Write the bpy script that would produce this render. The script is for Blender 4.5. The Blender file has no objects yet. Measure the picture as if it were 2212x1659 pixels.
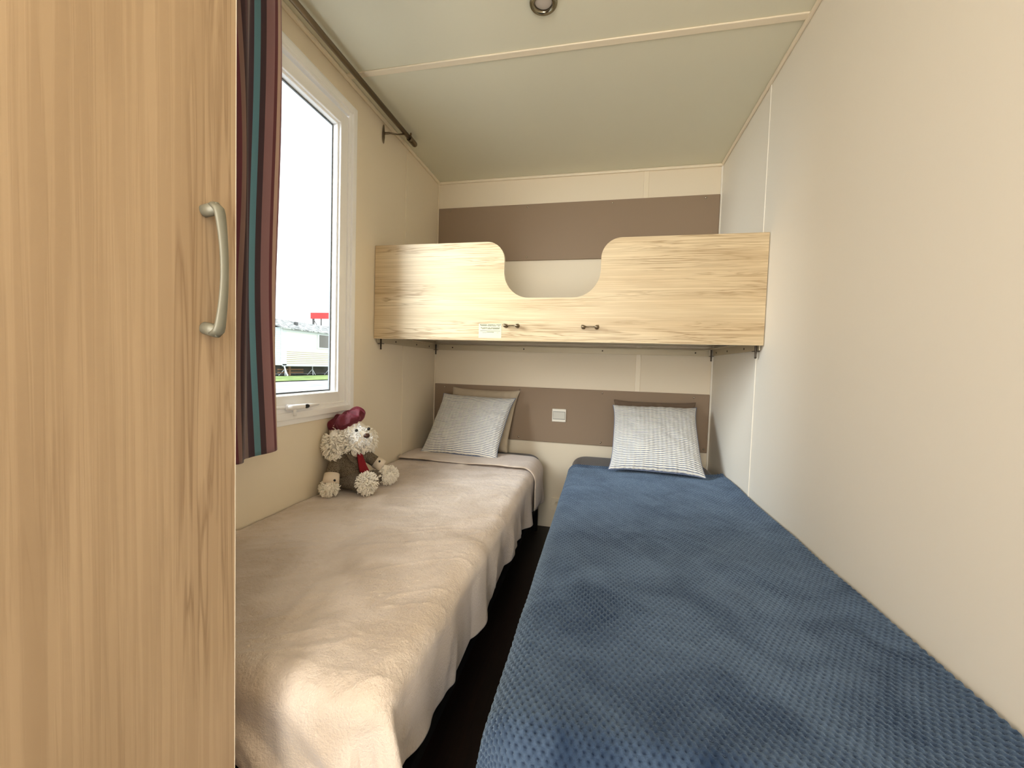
import bpy, bmesh, math, random
import numpy as np
from mathutils import Vector, Matrix, noise

SC = bpy.context.scene
COL = SC.collection
PI = math.pi

def lin(v):
    v /= 255.0
    return v / 12.92 if v <= 0.04045 else ((v + 0.055) / 1.055) ** 2.4
def c(r, g, b):
    return (lin(r), lin(g), lin(b), 1.0)

# ---------------------------------------------------------------- camera
cam_d = bpy.data.cameras.new('camera'); cam = bpy.data.objects.new('camera', cam_d); COL.objects.link(cam)
cam_d.sensor_fit = 'HORIZONTAL'; cam_d.sensor_width = 36.0
cam_d.lens = 36.0 * 887.71 / 2212.0
cam_d.clip_start = 0.02; cam_d.clip_end = 300
_r = Vector((0.97657045, 0.21289361, 0.03140821))
_u = Vector((-0.0399396, 0.03589085, 0.9985573))
_f = Vector((-0.2114592, 0.97641598, -0.0435528))
cam.matrix_world = Matrix(((_r.x, _u.x, -_f.x, 1.0789), (_r.y, _u.y, -_f.y, -2.55), (_r.z, _u.z, -_f.z, 1.0320), (0, 0, 0, 1)))
SC.camera = cam

# ---------------------------------------------------------------- world, lights, exposure
SC.view_settings.view_transform = 'Standard'
SC.view_settings.look = 'None'
SC.view_settings.gamma = 1.0
SC.view_settings.use_curve_mapping = False
SC.view_settings.exposure = 0.0
SC.cycles.max_bounces = 10
SC.cycles.diffuse_bounces = 6
SC.cycles.transparent_max_bounces = 12
SC.cycles.use_denoising = True
SC.cycles.sample_clamp_indirect = 6.0
SC.cycles.caustics_reflective = False
SC.cycles.caustics_refractive = False

W = bpy.data.worlds.new('sky'); SC.world = W; W.use_nodes = True
nt = W.node_tree; nt.nodes.clear()
wo = nt.nodes.new('ShaderNodeOutputWorld'); bg = nt.nodes.new('ShaderNodeBackground')
tc = nt.nodes.new('ShaderNodeTexCoord'); mp = nt.nodes.new('ShaderNodeMapping'); nz = nt.nodes.new('ShaderNodeTexNoise')
cr = nt.nodes.new('ShaderNodeValToRGB')
mp.inputs['Scale'].default_value = (3, 3, 14); nz.inputs['Scale'].default_value = 1.6; nz.inputs['Detail'].default_value = 5
cr.color_ramp.elements[0].position = 0.34; cr.color_ramp.elements[0].color = c(222, 238, 246)
cr.color_ramp.elements[1].position = 0.50; cr.color_ramp.elements[1].color = (1, 1, 1, 1)
nt.links.new(tc.outputs['Generated'], mp.inputs[0]); nt.links.new(mp.outputs[0], nz.inputs['Vector'])
nt.links.new(nz.outputs['Fac'], cr.inputs[0]); nt.links.new(cr.outputs[0], bg.inputs['Color'])
bg.inputs['Strength'].default_value = 2.9
nt.links.new(bg.outputs[0], wo.inputs[0])

def area(name, loc, target, sx, sy, power, col, shape='RECTANGLE', spread=None):
    l = bpy.data.lights.new(name, 'AREA'); l.shape = shape; l.size = sx
    if shape in ('RECTANGLE', 'ELLIPSE'): l.size_y = sy
    l.energy = power; l.color = col
    if spread: l.spread = spread
    o = bpy.data.objects.new(name, l); COL.objects.link(o); o.location = loc
    d = Vector(target) - Vector(loc)
    o.rotation_euler = d.to_track_quat('-Z', 'Y').to_euler()
    return o
# area lamp added out of view beside the window, standing in for bright sky
area('sky_stand_in', (-1.7, -2.7, 2.3), (1.0, -0.55, 0.8), 2.0, 1.8, 270, (0.93, 0.97, 1.0))
# fill lamp added in the unseen doorway behind the camera
area('doorway_fill', (0.86, -3.62, 1.25), (1.5, -1.4, 1.25), 0.5, 1.6, 30, (1.0, 0.91, 0.77))
# the warm ceiling spot behind the camera
area('warm_ceiling_spot', (0.95, -2.75, 2.19), (1.25, -2.3, 0.4), 0.1, 0.1, 2.5, (1.0, 0.78, 0.48), 'DISK')

# ---------------------------------------------------------------- helpers
def new_obj(name, me, m=None, parent=None, smooth=False):
    if smooth:
        me.polygons.foreach_set('use_smooth', [True] * len(me.polygons))
    o = bpy.data.objects.new(name, me); COL.objects.link(o)
    if m:
        for mm in (m if isinstance(m, (list, tuple)) else [m]): me.materials.append(mm)
    if parent: o.parent = parent
    return o
def obj(name, bm, m=None, parent=None, smooth=False, bevel=0, seg=2):
    me = bpy.data.meshes.new(name); bm.normal_update(); bm.to_mesh(me); bm.free()
    o = new_obj(name, me, m, parent, smooth)
    if bevel:
        b = o.modifiers.new('bevel', 'BEVEL'); b.width = bevel; b.segments = seg; b.limit_method = 'ANGLE'; b.angle_limit = math.radians(40)
        b.harden_normals = False
    return o
def tag(o, label=None, cat=None, group=None, kind=None):
    if label: o['label'] = label
    if cat: o['category'] = cat
    if group: o['group'] = group
    if kind: o['kind'] = kind
    return o
def empty(name, loc=(0, 0, 0), rz=0, **k):
    o = bpy.data.objects.new(name, None); COL.objects.link(o); o.location = loc; o.rotation_euler = (0, 0, rz)
    o.empty_display_size = 0.05
    tag(o, **k); return o
def box(bm, x0, x1, y0, y1, z0, z1, mi=0):
    vs = [bm.verts.new(p) for p in ((x0,y0,z0),(x1,y0,z0),(x1,y1,z0),(x0,y1,z0),(x0,y0,z1),(x1,y0,z1),(x1,y1,z1),(x0,y1,z1))]
    for f in ((0,3,2,1),(4,5,6,7),(0,1,5,4),(1,2,6,5),(2,3,7,6),(3,0,4,7)):
        fc = bm.faces.new([vs[i] for i in f]); fc.material_index = mi
    return bm
def bx(*a):
    bm = bmesh.new(); box(bm, *a); return bm
def tube(bm, pts, rad, n=12, cap=True, flat=None, up=None):
    """sweep a ring along pts; rad scalar or list (or list of (ra, rb))"""
    pts = [Vector(p) for p in pts]; rings = []
    nrm = None
    for i, p in enumerate(pts):
        t = (pts[min(i+1, len(pts)-1)] - pts[max(i-1, 0)]).normalized()
        if up is not None: a = t.cross(Vector(up)).normalized()
        else:
            if nrm is None:
                ref = Vector((0, 0, 1)) if abs(t.z) < 0.9 else Vector((1, 0, 0))
                a = t.cross(ref).normalized()
            else:
                a = (nrm - t * nrm.dot(t)).normalized()
            nrm = a
        b = t.cross(a).normalized()
        r = rad[i] if isinstance(rad, (list, tuple)) else rad
        ra, rb = r if isinstance(r, (list, tuple)) else (r, r)
        rings.append([bm.verts.new(p + a * ra * math.cos(2*PI*k/n) + b * rb * math.sin(2*PI*k/n)) for k in range(n)])
    for i in range(len(rings)-1):
        for k in range(n):
            bm.faces.new((rings[i][k], rings[i][(k+1) % n], rings[i+1][(k+1) % n], rings[i+1][k]))
    if cap:
        bm.faces.new(list(reversed(rings[0]))); bm.faces.new(rings[-1])
    return bm
def lathe(bm, prof, loc=(0, 0, 0), axis='Z', n=24):
    """prof: list of (r, h)"""
    loc = Vector(loc); rings = []
    for r, h in prof:
        ring = []
        for k in range(n):
            a = 2*PI*k/n; x, y = r*math.cos(a), r*math.sin(a)
            v = {'Z': (x, y, h), 'X': (h, x, y), 'Y': (y, h, x)}[axis]
            ring.append(bm.verts.new(loc + Vector(v)))
        rings.append(ring)
    for i in range(len(rings)-1):
        for k in range(n):
            bm.faces.new((rings[i][k], rings[i][(k+1) % n], rings[i+1][(k+1) % n], rings[i+1][k]))
    bm.faces.new(list(reversed(rings[0]))); bm.faces.new(rings[-1])
    bmesh.ops.recalc_face_normals(bm, faces=bm.faces)
    return bm
def ell(bm, cen, rad, rot=None, sub=3):
    M = Matrix.Translation(cen) @ (rot.to_4x4() if rot else Matrix.Identity(4)) @ Matrix.Diagonal((rad[0], rad[1], rad[2], 1))
    bmesh.ops.create_icosphere(bm, subdivisions=sub, radius=1.0, matrix=M)
    return bm
def fused(bm, voxel=0.004, it=4):
    """melt overlapping lumps into one continuous skin and return its mesh"""
    me = bpy.data.meshes.new('lump'); bm.to_mesh(me); bm.free()
    t = bpy.data.objects.new('lump', me); COL.objects.link(t)
    r = t.modifiers.new('r', 'REMESH'); r.mode = 'VOXEL'; r.voxel_size = voxel; r.use_smooth_shade = True
    s = t.modifiers.new('s', 'SMOOTH'); s.factor = 0.6; s.iterations = it
    dg = bpy.context.evaluated_depsgraph_get(); dg.update()
    out = bpy.data.meshes.new_from_object(t.evaluated_get(dg))
    bpy.data.objects.remove(t); bpy.data.meshes.remove(me)
    return out
def grid_mesh(name, P, UV=None, closed=False):
    """P: (n, m, 3) numpy"""
    n, m = P.shape[:2]
    idx = np.arange(n*m).reshape(n, m)
    q = np.stack([idx[:-1, :-1], idx[1:, :-1], idx[1:, 1:], idx[:-1, 1:]], -1).reshape(-1, 4)
    me = bpy.data.meshes.new(name)
    me.vertices.add(n*m); me.vertices.foreach_set('co', P.reshape(-1).astype(np.float32))
    me.loops.add(q.size); me.loops.foreach_set('vertex_index', q.reshape(-1).astype(np.int32))
    me.polygons.add(len(q)); me.polygons.foreach_set('loop_start', (np.arange(len(q))*4).astype(np.int32))
    me.polygons.foreach_set('use_smooth', np.ones(len(q), dtype=bool))
    me.update(calc_edges=True)
    if UV is not None:
        uv = me.uv_layers.new(name='UVMap')
        uv.data.foreach_set('uv', UV.reshape(-1, 2)[q.reshape(-1)].reshape(-1).astype(np.float32))
    me.validate()
    return me
_rng = np.random.RandomState(7)
_tab = _rng.rand(256, 256)
def vnoise(x, y, s=1.0, o=0):
    """tileable-free numpy value noise in -1..1"""
    x = np.asarray(x)*s + o*17.3; y = np.asarray(y)*s + o*31.7
    xi = np.floor(x).astype(int); yi = np.floor(y).astype(int); fx = x-xi; fy = y-yi
    fx = fx*fx*(3-2*fx); fy = fy*fy*(3-2*fy)
    g = lambda a, b: _tab[a % 256, b % 256]
    v = (g(xi, yi)*(1-fx)+g(xi+1, yi)*fx)*(1-fy)+(g(xi, yi+1)*(1-fx)+g(xi+1, yi+1)*fx)*fy
    return v*2-1

# ---------------------------------------------------------------- materials
def mat(name, col, rough=0.6, metal=0.0, spec=0.5, sheen=0.0, bump=None, var=None, sheen_tint=None):
    m = bpy.data.materials.new(name); m.use_nodes = True
    t = m.node_tree; b = t.nodes['Principled BSDF']
    b.inputs['Base Color'].default_value = col; b.inputs['Roughness'].default_value = rough
    b.inputs['Metallic'].default_value = metal; b.inputs['Specular IOR Level'].default_value = spec
    if sheen:
        b.inputs['Sheen Weight'].default_value = sheen; b.inputs['Sheen Roughness'].default_value = 0.4
        if sheen_tint: b.inputs['Sheen Tint'].default_value = sheen_tint
    tcn = t.nodes.new('ShaderNodeTexCoord')
    if var:      # (scale, colour2, detail, lo, hi)
        n = t.nodes.new('ShaderNodeTexNoise'); r = t.nodes.new('ShaderNodeValToRGB')
        mpn = t.nodes.new('ShaderNodeMapping')
        s = var[0]; mpn.inputs['Scale'].default_value = s if isinstance(s, tuple) else (s, s, s)
        n.inputs['Scale'].default_value = 1; n.inputs['Detail'].default_value = var[2]
        r.color_ramp.elements[0].position = var[3]; r.color_ramp.elements[1].position = var[4]
        r.color_ramp.elements[0].color = col; r.color_ramp.elements[1].color = var[1]
        t.links.new(tcn.outputs['Object'], mpn.inputs[0]); t.links.new(mpn.outputs[0], n.inputs['Vector'])
        t.links.new(n.outputs['Fac'], r.inputs[0]); t.links.new(r.outputs[0], b.inputs['Base Color'])
    if bump:     # (scale, strength, distance)
        n = t.nodes.new('ShaderNodeTexNoise'); bn = t.nodes.new('ShaderNodeBump')
        mpn = t.nodes.new('ShaderNodeMapping')
        s = bump[0]; mpn.inputs['Scale'].default_value = s if isinstance(s, tuple) else (s, s, s)
        n.inputs['Scale'].default_value = 1; n.inputs['Detail'].default_value = 3
        bn.inputs['Strength'].default_value = bump[1]; bn.inputs['Distance'].default_value = bump[2]
        t.links.new(tcn.outputs['Object'], mpn.inputs[0]); t.links.new(mpn.outputs[0], n.inputs['Vector'])
        t.links.new(n.outputs['Fac'], bn.inputs['Height']); t.links.new(bn.outputs[0], b.inputs['Normal'])
    return m
def wood(name, light, mid, dark, axis, rough=0.45, freq=1.0, amount=1.0, off=0.0):
    """printed wood-grain laminate; grain runs along axis"""
    m = bpy.data.materials.new(name); m.use_nodes = True; t = m.node_tree; b = t.nodes['Principled BSDF']
    L = t.links.new; N = t.nodes.new
    tcn = N('ShaderNodeTexCoord')
    def noise_n(along, across, detail, dist=0.0, add=0.0):
        mpn = N('ShaderNodeMapping'); s = [across*freq]*3; s['XYZ'.index(axis)] = along*freq
        mpn.inputs['Scale'].default_value = s; mpn.inputs['Location'].default_value = (off+add, off+add*2, off+add*3)
        n = N('ShaderNodeTexNoise'); n.inputs['Scale'].default_value = 1; n.inputs['Detail'].default_value = detail
        n.inputs['Distortion'].default_value = dist
        L(tcn.outputs['Object'], mpn.inputs[0]); L(mpn.outputs[0], n.inputs['Vector']); return n
    def ramp(n, pts):
        r = N('ShaderNodeValToRGB'); e = r.color_ramp.elements
        while len(e) < len(pts): e.new(0.5)
        for i, (p, cc) in enumerate(pts): e[i].position = p; e[i].color = cc
        L(n.outputs['Fac'], r.inputs[0]); return r
    def mix(a, bb, fac, mode='MIX'):
        x = N('ShaderNodeMix'); x.data_type = 'RGBA'; x.blend_type = mode
        if isinstance(fac, float): x.inputs[0].default_value = fac
        else: L(fac, x.inputs[0])
        L(a, x.inputs[6])
        if isinstance(bb, tuple): x.inputs[7].default_value = bb
        else: L(bb, x.inputs[7])
        return x.outputs[2]
    base = ramp(noise_n(1.2, 14, 4, 0.5), [(0.30, mid), (0.62, light)])
    g = lambda v: (v, v, v, 1)
    fine = ramp(noise_n(3.0, 170, 4, 0.4, 5), [(0.46, g(1)), (0.60, g(0))])       # fine pores
    line = ramp(noise_n(2.2, 55, 3, 1.4, 9), [(0.44, g(0)), (0.505, g(1)), (0.57, g(0))])  # wavy ring lines
    patch = ramp(noise_n(1.6, 9, 2, 0.3, 13), [(0.42, g(0)), (0.62, g(1))])
    m1 = N('ShaderNodeMath'); m1.operation = 'MULTIPLY'; L(line.outputs[0], m1.inputs[0]); L(patch.outputs[0], m1.inputs[1])
    m2 = N('ShaderNodeMath'); m2.operation = 'MULTIPLY'; L(m1.outputs[0], m2.inputs[0]); m2.inputs[1].default_value = 0.75*amount
    m3 = N('ShaderNodeMath'); m3.operation = 'MULTIPLY'; L(fine.outputs[0], m3.inputs[0]); m3.inputs[1].default_value = 0.22*amount
    cA = mix(base.outputs[0], dark, m3.outputs[0]); cB = mix(cA, dark, m2.outputs[0])
    L(cB, b.inputs['Base Color']); b.inputs['Roughness'].default_value = rough; b.inputs['Specular IOR Level'].default_value = 0.4
    bn = N('ShaderNodeBump'); bn.inputs['Strength'].default_value = 0.08; bn.inputs['Distance'].default_value = 0.001
    L(fine.outputs[0], bn.inputs['Height']); L(bn.outputs[0], b.inputs['Normal'])
    return m

M = {}
M['wall'] = mat('cream_wall_panel', c(236, 224, 202), 0.55, spec=0.3, bump=(90, 0.06, 0.002))
M['wall_right'] = mat('pale_wall_panel', c(242, 237, 226), 0.55, spec=0.3, bump=(90, 0.06, 0.002))
M['ceil'] = mat('ceiling_panel', c(226, 223, 203), 0.6, spec=0.3, bump=(120, 0.05, 0.002))
M['trim'] = mat('cream_plastic_trim', c(240, 228, 205), 0.4)
M['pvc'] = mat('white_plastic_window', c(250, 250, 250), 0.28)
M['seal'] = mat('grey_rubber_seal', c(130, 132, 134), 0.6)
M['floor'] = wood('dark_floor_laminate', c(30, 14, 10), c(22, 10, 7), c(8, 4, 3), 'Y', rough=0.5)
M['bunk'] = wood('pale_ash_laminate', c(222, 203, 168), c(208, 185, 148), c(150, 122, 86), 'X', rough=0.4)
M['bunk_back'] = mat('white_board_back', c(214, 204, 184), 0.6)
M['door'] = wood('oak_laminate', c(184, 158, 126), c(166, 140, 109), c(126, 98, 70), 'Z', rough=0.38, freq=0.8, amount=0.8, off=3.0)
M['edge'] = mat('white_edge_band', c(240, 232, 214), 0.4)
M['grey_metal'] = mat('satin_grey_handle', c(126, 124, 110), 0.42, metal=0.2, spec=0.5)
M['steel'] = mat('polished_steel', c(190, 182, 168), 0.22, metal=1.0)
M['bronze'] = mat('brushed_bronze', c(128, 114, 94), 0.33, metal=0.9)
M['panel'] = mat('taupe_padded_board', c(150, 130, 110), 0.62, spec=0.25, bump=(300, 0.05, 0.001))
M['panel_edge'] = mat('brown_board_edge', c(92, 68, 50), 0.6)
M['rail'] = mat('painted_steel_rail', c(196, 184, 158), 0.45, metal=0.2)
M['dark_metal'] = mat('dark_steel', c(70, 62, 54), 0.4, metal=0.8)
M['mattress'] = mat('dark_brown_sheet', c(52, 42, 42), 0.8, sheen=0.25, bump=(60, 0.15, 0.006))
M['base'] = mat('black_bed_base', c(16, 14, 14), 0.8, spec=0.2)
M['bunkmat'] = mat('grey_white_ticking', c(206, 204, 198), 0.85, bump=(200, 0.2, 0.002))
M['plastic'] = mat('white_switch_plastic', c(236, 232, 220), 0.3)
M['rocker'] = mat('grey_rocker', c(206, 204, 194), 0.25)
M['black'] = mat('black_plastic', c(18, 20, 20), 0.35)
M['beige_cush'] = mat('beige_cotton', c(186, 172, 150), 0.85, sheen=0.2, bump=(14, 0.35, 0.02))
M['brown_cush'] = mat('brown_cotton', c(110, 92, 76), 0.85, sheen=0.15, bump=(14, 0.3, 0.02))
M['red_velvet'] = mat('burgundy_velvet', c(92, 3, 24), 0.7, sheen=0.25, sheen_tint=(1.0, .25, .45, 1), bump=(22, 0.8, 0.02))
M['red_felt'] = mat('red_felt', c(130, 6, 22), 0.85, bump=(300, 0.3, 0.002))
M['tweed'] = mat('brown_tweed', c(134, 122, 106), 0.9, spec=0.1, bump=(420, 0.5, 0.002), var=(420, c(70, 60, 50), 2, 0.42, 0.62))
M['tweed2'] = mat('grey_brown_tweed', c(140, 130, 118), 0.9, spec=0.1, bump=(420, 0.5, 0.002), var=(460, c(80, 72, 64), 2, 0.42, 0.62))
M['felt'] = mat('cream_felt', c(232, 218, 200), 0.9, spec=0.1, bump=(300, 0.2, 0.002))
M['fur'] = mat('curly_cream_fur', c(255, 250, 240), 0.9, spec=0.1, sheen=0.2)
M['fur_white'] = mat('white_snout_fur', c(255, 255, 255), 0.9, spec=0.1, sheen=0.2)
M['nose'] = mat('brown_nose', c(70, 42, 32), 0.3)
M['paper'] = mat('cream_label_paper', c(208, 206, 178), 0.5)
M['ink'] = mat('olive_ink', c(62, 58, 38), 0.7)
M['ink_dark'] = mat('dark_olive_ink', c(56, 50, 30), 0.7)
M['glass_lens'] = mat('frosted_lens', c(206, 196, 186), 0.35)

# clear window glass: transparent with a weak gloss
mg = bpy.data.materials.new('window_glass'); mg.use_nodes = True; t = mg.node_tree; t.nodes.clear()
o_ = t.nodes.new('ShaderNodeOutputMaterial'); tr = t.nodes.new('ShaderNodeBsdfTransparent'); gl = t.nodes.new('ShaderNodeBsdfGlossy')
mx = t.nodes.new('ShaderNodeMixShader'); fr = t.nodes.new('ShaderNodeMath'); fr.operation = 'POWER'; fr.inputs[1].default_value = 5.0; lw = t.nodes.new('ShaderNodeLayerWeight'); lw.inputs[0].default_value = 0.5; t.links.new(lw.outputs['Facing'], fr.inputs[0])
tr.inputs[0].default_value = (0.95, 0.97, 0.97, 1); gl.inputs['Roughness'].default_value = 0.02
t.links.new(fr.outputs[0], mx.inputs[0]); t.links.new(tr.outputs[0], mx.inputs[1]); t.links.new(gl.outputs[0], mx.inputs[2]); t.links.new(mx.outputs[0], o_.inputs[0])
M['glass'] = mg

# ---------------------------------------------------------------- room shell
RW = 1.701; H = 2.204; FZ = 0.027; YB = -3.7
def struct(name, bm, m, parent=None, label=None, **k):
    o = obj(name, bm, m, parent, **k)
    if parent is None: o['kind'] = 'structure'
    if label: o['label'] = label
    return o
struct('floor', bx(-0.06, RW+0.06, YB, 0.06, FZ-0.08, FZ), M['floor'])
struct('ceiling', bx(-0.06, RW+0.06, YB, 0.06, H, H+0.08), M['ceil'])
struct('wall_back', bx(-0.06, RW+0.06, 0.0, 0.06, FZ, H), M['wall'])
struct('wall_right', bx(RW, RW+0.06, YB, 0.0, FZ, H), M['wall_right'])
# left wall with its window opening
WY0, WY1, WZ0, WZ1 = -1.62, -0.945, 0.83, 2.085
bm = bmesh.new()
box(bm, -0.07, 0, YB, WY0, FZ, H); box(bm, -0.07, 0, WY1, 0.0, FZ, H)
box(bm, -0.07, 0, WY0, WY1, FZ, WZ0); box(bm, -0.07, 0, WY0, WY1, WZ1, H)
struct('wall_left', bm, M['wall'])
# end wall behind the camera with an open doorway
bm = bmesh.new()
box(bm, 0, 0.72, YB, YB+0.05, FZ, H); box(bm, 1.58, RW, YB, YB+0.05, FZ, H); box(bm, 0.72, 1.58, YB, YB+0.05, 2.02, H)
struct('wall_front', bm, M['wall'])
# trims: ceiling batten, seam covers and corner beads
k = 0
def trim(bm, m=None, **kw):
    global k
    k += 1
    return struct('trim_%d' % k, bm, m or M['trim'], **kw)
bm = bmesh.new(); box(bm, 0.0, RW, -1.012, -0.982, H-0.006, H); trim(bm, bevel=0.003)             # across the ceiling
trim(bx(1.276, 1.305, -0.004, 0, FZ, H-0.012), bevel=0.0015)                                      # back wall seam
trim(bx(0, 0.003, -0.452, -0.434, FZ, H-0.012), M['wall'], bevel=0.001)                                      # left wall seam
trim(bx(RW-0.003, RW, -0.677, -0.659, FZ, H-0.012), M['wall_right'], bevel=0.001)                                  # right wall seam
trim(bx(0, 0.009, -0.009, 0, FZ, H-0.01), bevel=0.003)
trim(bx(RW-0.009, RW, -0.009, 0, FZ, H-0.01), M['wall_right'], bevel=0.003)
trim(bx(0, RW, -0.016, 0, H-0.016, H), bevel=0.006)
trim(bx(0, 0.016, YB+.05, -0.016, H-0.016, H), bevel=0.006)
trim(bx(RW-0.014, RW, YB+.05, -0.016, H-0.014, H), bevel=0.006)

# ---------------------------------------------------------------- window
win = empty('window_1', (0, (WY0+WY1)/2, WZ0), kind='structure')
def wobj(name, bm, m, parent=None, **k):
    o = obj(name, bm, m, parent or win, **k)
    if not parent: o.matrix_parent_inverse = Matrix.Translation(win.location).inverted()
    return o
def ring_frame(bm, y0, y1, z0, z1, w, x0, x1, wb=None):
    wb = wb or w
    box(bm, x0, x1, y0, y0+w, z0, z1); box(bm, x0, x1, y1-w, y1, z0, z1)
    box(bm, x0, x1, y0+w, y1-w, z1-w, z1); box(bm, x0, x1, y0+w, y1-w, z0, z0+wb)
bm = bmesh.new(); ring_frame(bm, WY0-0.025, WY1+0.03, WZ0-0.032, WZ1+0.028, 0.028, 0.0, 0.006); wobj('casing', bm, M['pvc'], bevel=0.002)
bm = bmesh.new(); ring_frame(bm, WY0-0.012, WY1+0.012, WZ0-0.012, WZ1+0.012, 0.026, 0.0, 0.017)
ring_frame(bm, WY0, WY1, WZ0, WZ1, 0.03, -0.06, 0.008); wobj('window_frame', bm, M['pvc'], bevel=0.003)
bm = bmesh.new(); ring_frame(bm, WY0+0.03, WY1-0.03, WZ0+0.025, WZ1-0.035, 0.048, -0.045, 0.002)
ring_frame(bm, WY0+0.072, WY1-0.072, WZ0+0.062, WZ1-0.077, 0.014, -0.034, -0.008); sash = wobj('sash', bm, M['pvc'], bevel=0.003)
bm = bmesh.new(); ring_frame(bm, WY0+0.0795, WY1-0.0795, WZ0+0.0695, WZ1-0.0845, 0.012, -0.036, -0.030)
g = obj('glazing_seal', bm, M['seal'], sash)
bm = bx(-0.034, -0.030, WY0+0.085, WY1-0.085, WZ0+0.075, WZ1-0.09); obj('pane', bm, M['glass'], sash)
# ventilation grille along the head of the frame
bm = bmesh.new(); box(bm, 0.004, 0.016, WY0+0.06, WY1-0.10, WZ1-0.030, WZ1-0.012)
for i in range(3): box(bm, 0.016, 0.0175, WY0+0.07, WY1-0.11, WZ1-0.028+i*0.005, WZ1-0.026+i*0.005)
wobj('vent_grille', bm, M['pvc'], bevel=0.001)
# handle: oval back plate, lever with a stub and a black button
hl = obj('window_handle', bmesh.new(), M['pvc'], win); hl.matrix_parent_inverse = Matrix.Translation(win.location).inverted()
bm = bmesh.new()
tube(bm, [(0.006, -1.385, .866), (0.006, -1.375, .866), (0.006, -1.19, .860), (0.006, -1.165, .859)], [(0.004, .010), (0.006, .012), (0.006, .009), (0.003, .003)], n=16, up=(1, 0, 0))
tube(bm, [(0.012, -1.322, .864), (0.026, -1.322, .864)], 0.011, n=16)
tube(bm, [(0.026, -1.332, .864), (0.030, -1.322, .864), (0.031, -1.26, .863), (0.027, -1.215, .863), (0.016, -1.16, .861)], [(.006, .006), (.010, .011), (.009, .010), (.007, .006), (.003, .003)], n=16, up=(1, 0, 0))
tube(bm, [(0.031, -1.308, .862), (0.033, -1.307, .848), (0.034, -1.307, .833)], [.006, .0055, .005], n=14)
me = hl.data; bm.to_mesh(me); bm.free(); me.polygons.foreach_set('use_smooth', [True]*len(me.polygons))
bm = bmesh.new(); ell(bm, (0.038, -1.252, .863), (.005, .013, .008)); obj('button', bm, M['black'], hl, smooth=True)

# ---------------------------------------------------------------- headboard panels on the back wall
def headboard(z0, z1, label, screws):
    e = empty('headboard_panel', (0.85, 0, z0), label=label, cat='wall panel')
    inv = Matrix.Translation(e.location).inverted()
    o = obj('board', bx(0.010, 1.690, -0.014, -0.001, z0, z1), M['panel'], e, bevel=0.003); o.matrix_parent_inverse = inv
    for (x, z) in screws:
        b = bmesh.new(); lathe(b, [(0.0055, -0.0145), (0.0055, -0.016), (0.0035, -0.0185), (0.0008, -0.019)], (x, 0, z), 'Y', 16)
        o = obj('screw', b, M['steel'], e, smooth=True); o.matrix_parent_inverse = inv
    return e
headboard(1.690, 2.033, 'upper taupe board screwed to back wall above the bunk', [(0.087, 2.014), (0.594, 2.015), (1.103, 2.014), (1.614, 2.016), (0.087, 1.709), (0.596, 1.709), (1.10, 1.709), (1.614, 1.709)])
headboard(0.566, 0.903, 'lower taupe board on back wall behind the striped pillows, with light switch', [(0.081, .884), (0.582, .884), (1.089, .886), (1.606, .882), (0.583, .588), (1.090, .586), (1.672, .588), (0.081, .588)])

# light switch and wall socket
sw = empty('light_switch', (0.834, -0.014, 0.737), label='square white light switch in the middle of lower taupe board', cat='light switch')
obj('plate', bx(-0.043, 0.043, -0.009, 0, -0.040, 0.040), M['plastic'], sw, bevel=0.003)
bm = bmesh.new(); v = [(-0.036, -0.0095, -0.023), (0.036, -0.0095, -0.023), (0.036, -0.0125, 0.022), (-0.036, -0.0125, 0.022)]
box(bm, -0.036, 0.036, -0.0135, -0.009, -0.022, 0.022); obj('rocker', bm, M['rocker'], sw, bevel=0.002)
obj('bezel', bx(-0.0375, 0.0375, -0.0100, -0.0085, -0.0245, 0.0245), M['seal'], sw)
so = empty('wall_socket', (0.845, 0, 0.178), label='cream wall socket low on back wall between the two beds', cat='socket')
obj('plate', bx(-0.042, 0.042, -0.010, 0, -0.040, 0.040), M['trim'], so, bevel=0.003)
bm = bmesh.new(); lathe(bm, [(0.022, -0.0102), (0.022, -0.0125), (0.019, -0.0125), (0.018, -0.0105)], (0, 0, 0), 'Y', 24); obj('outlet', bm, M['trim'], so, smooth=True)

# ---------------------------------------------------------------- bunk bed
BY = -0.754; BZ0, BZ1 = 1.144, 1.584
bunk = empty('bunk_bed', (0.85, -0.38, 1.12), label='pale wood fixed upper bunk spanning the room, scooped front board', cat='bunk bed')
binv = Matrix.Translation(bunk.location).inverted()
def bpart(name, bm, m, parent=None, **k):
    o = obj(name, bm, m, parent or bunk, **k)
    if parent is None: o.matrix_parent_inverse = binv
    return o
# front board outline with the scoop
out = [(0.004, BZ0), (RW-0.004, BZ0), (RW-0.004, BZ1)]
def arc(cx, cz, rx, rz, a0, a1, n=14): return [(cx+rx*math.cos(a0+(a1-a0)*i/n), cz+rz*math.sin(a0+(a1-a0)*i/n)) for i in range(n+1)]
out += arc(1.142, BZ1-0.083, 0.083, 0.083, PI/2, PI)
out += arc(0.945, 1.335+0.118, 0.114, 0.118, 0, -PI/2)
out += arc(0.752, 1.335+0.118, 0.114, 0.118, -PI/2, -PI)
out += arc(0.556, BZ1-0.083, 0.082, 0.083, 0, PI/2)
out += [(0.004, BZ1)]
bm = bmesh.new()
vf = [bm.verts.new((x, BY, z)) for x, z in out]; vb = [bm.verts.new((x, BY+0.018, z)) for x, z in out]
from mathutils.geometry import tessellate_polygon
for tri in tessellate_polygon([[Vector((x, z, 0)) for x, z in out]]):
    bm.faces.new([vf[i] for i in tri]); bm.faces.new([vb[i] for i in reversed(tri)])
for i in range(len(out)):
    j = (i+1) % len(out); f_ = bm.faces.new((vf[j], vf[i], vb[i], vb[j])); f_.material_index = 1
bmesh.ops.recalc_face_normals(bm, faces=bm.faces)
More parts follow.
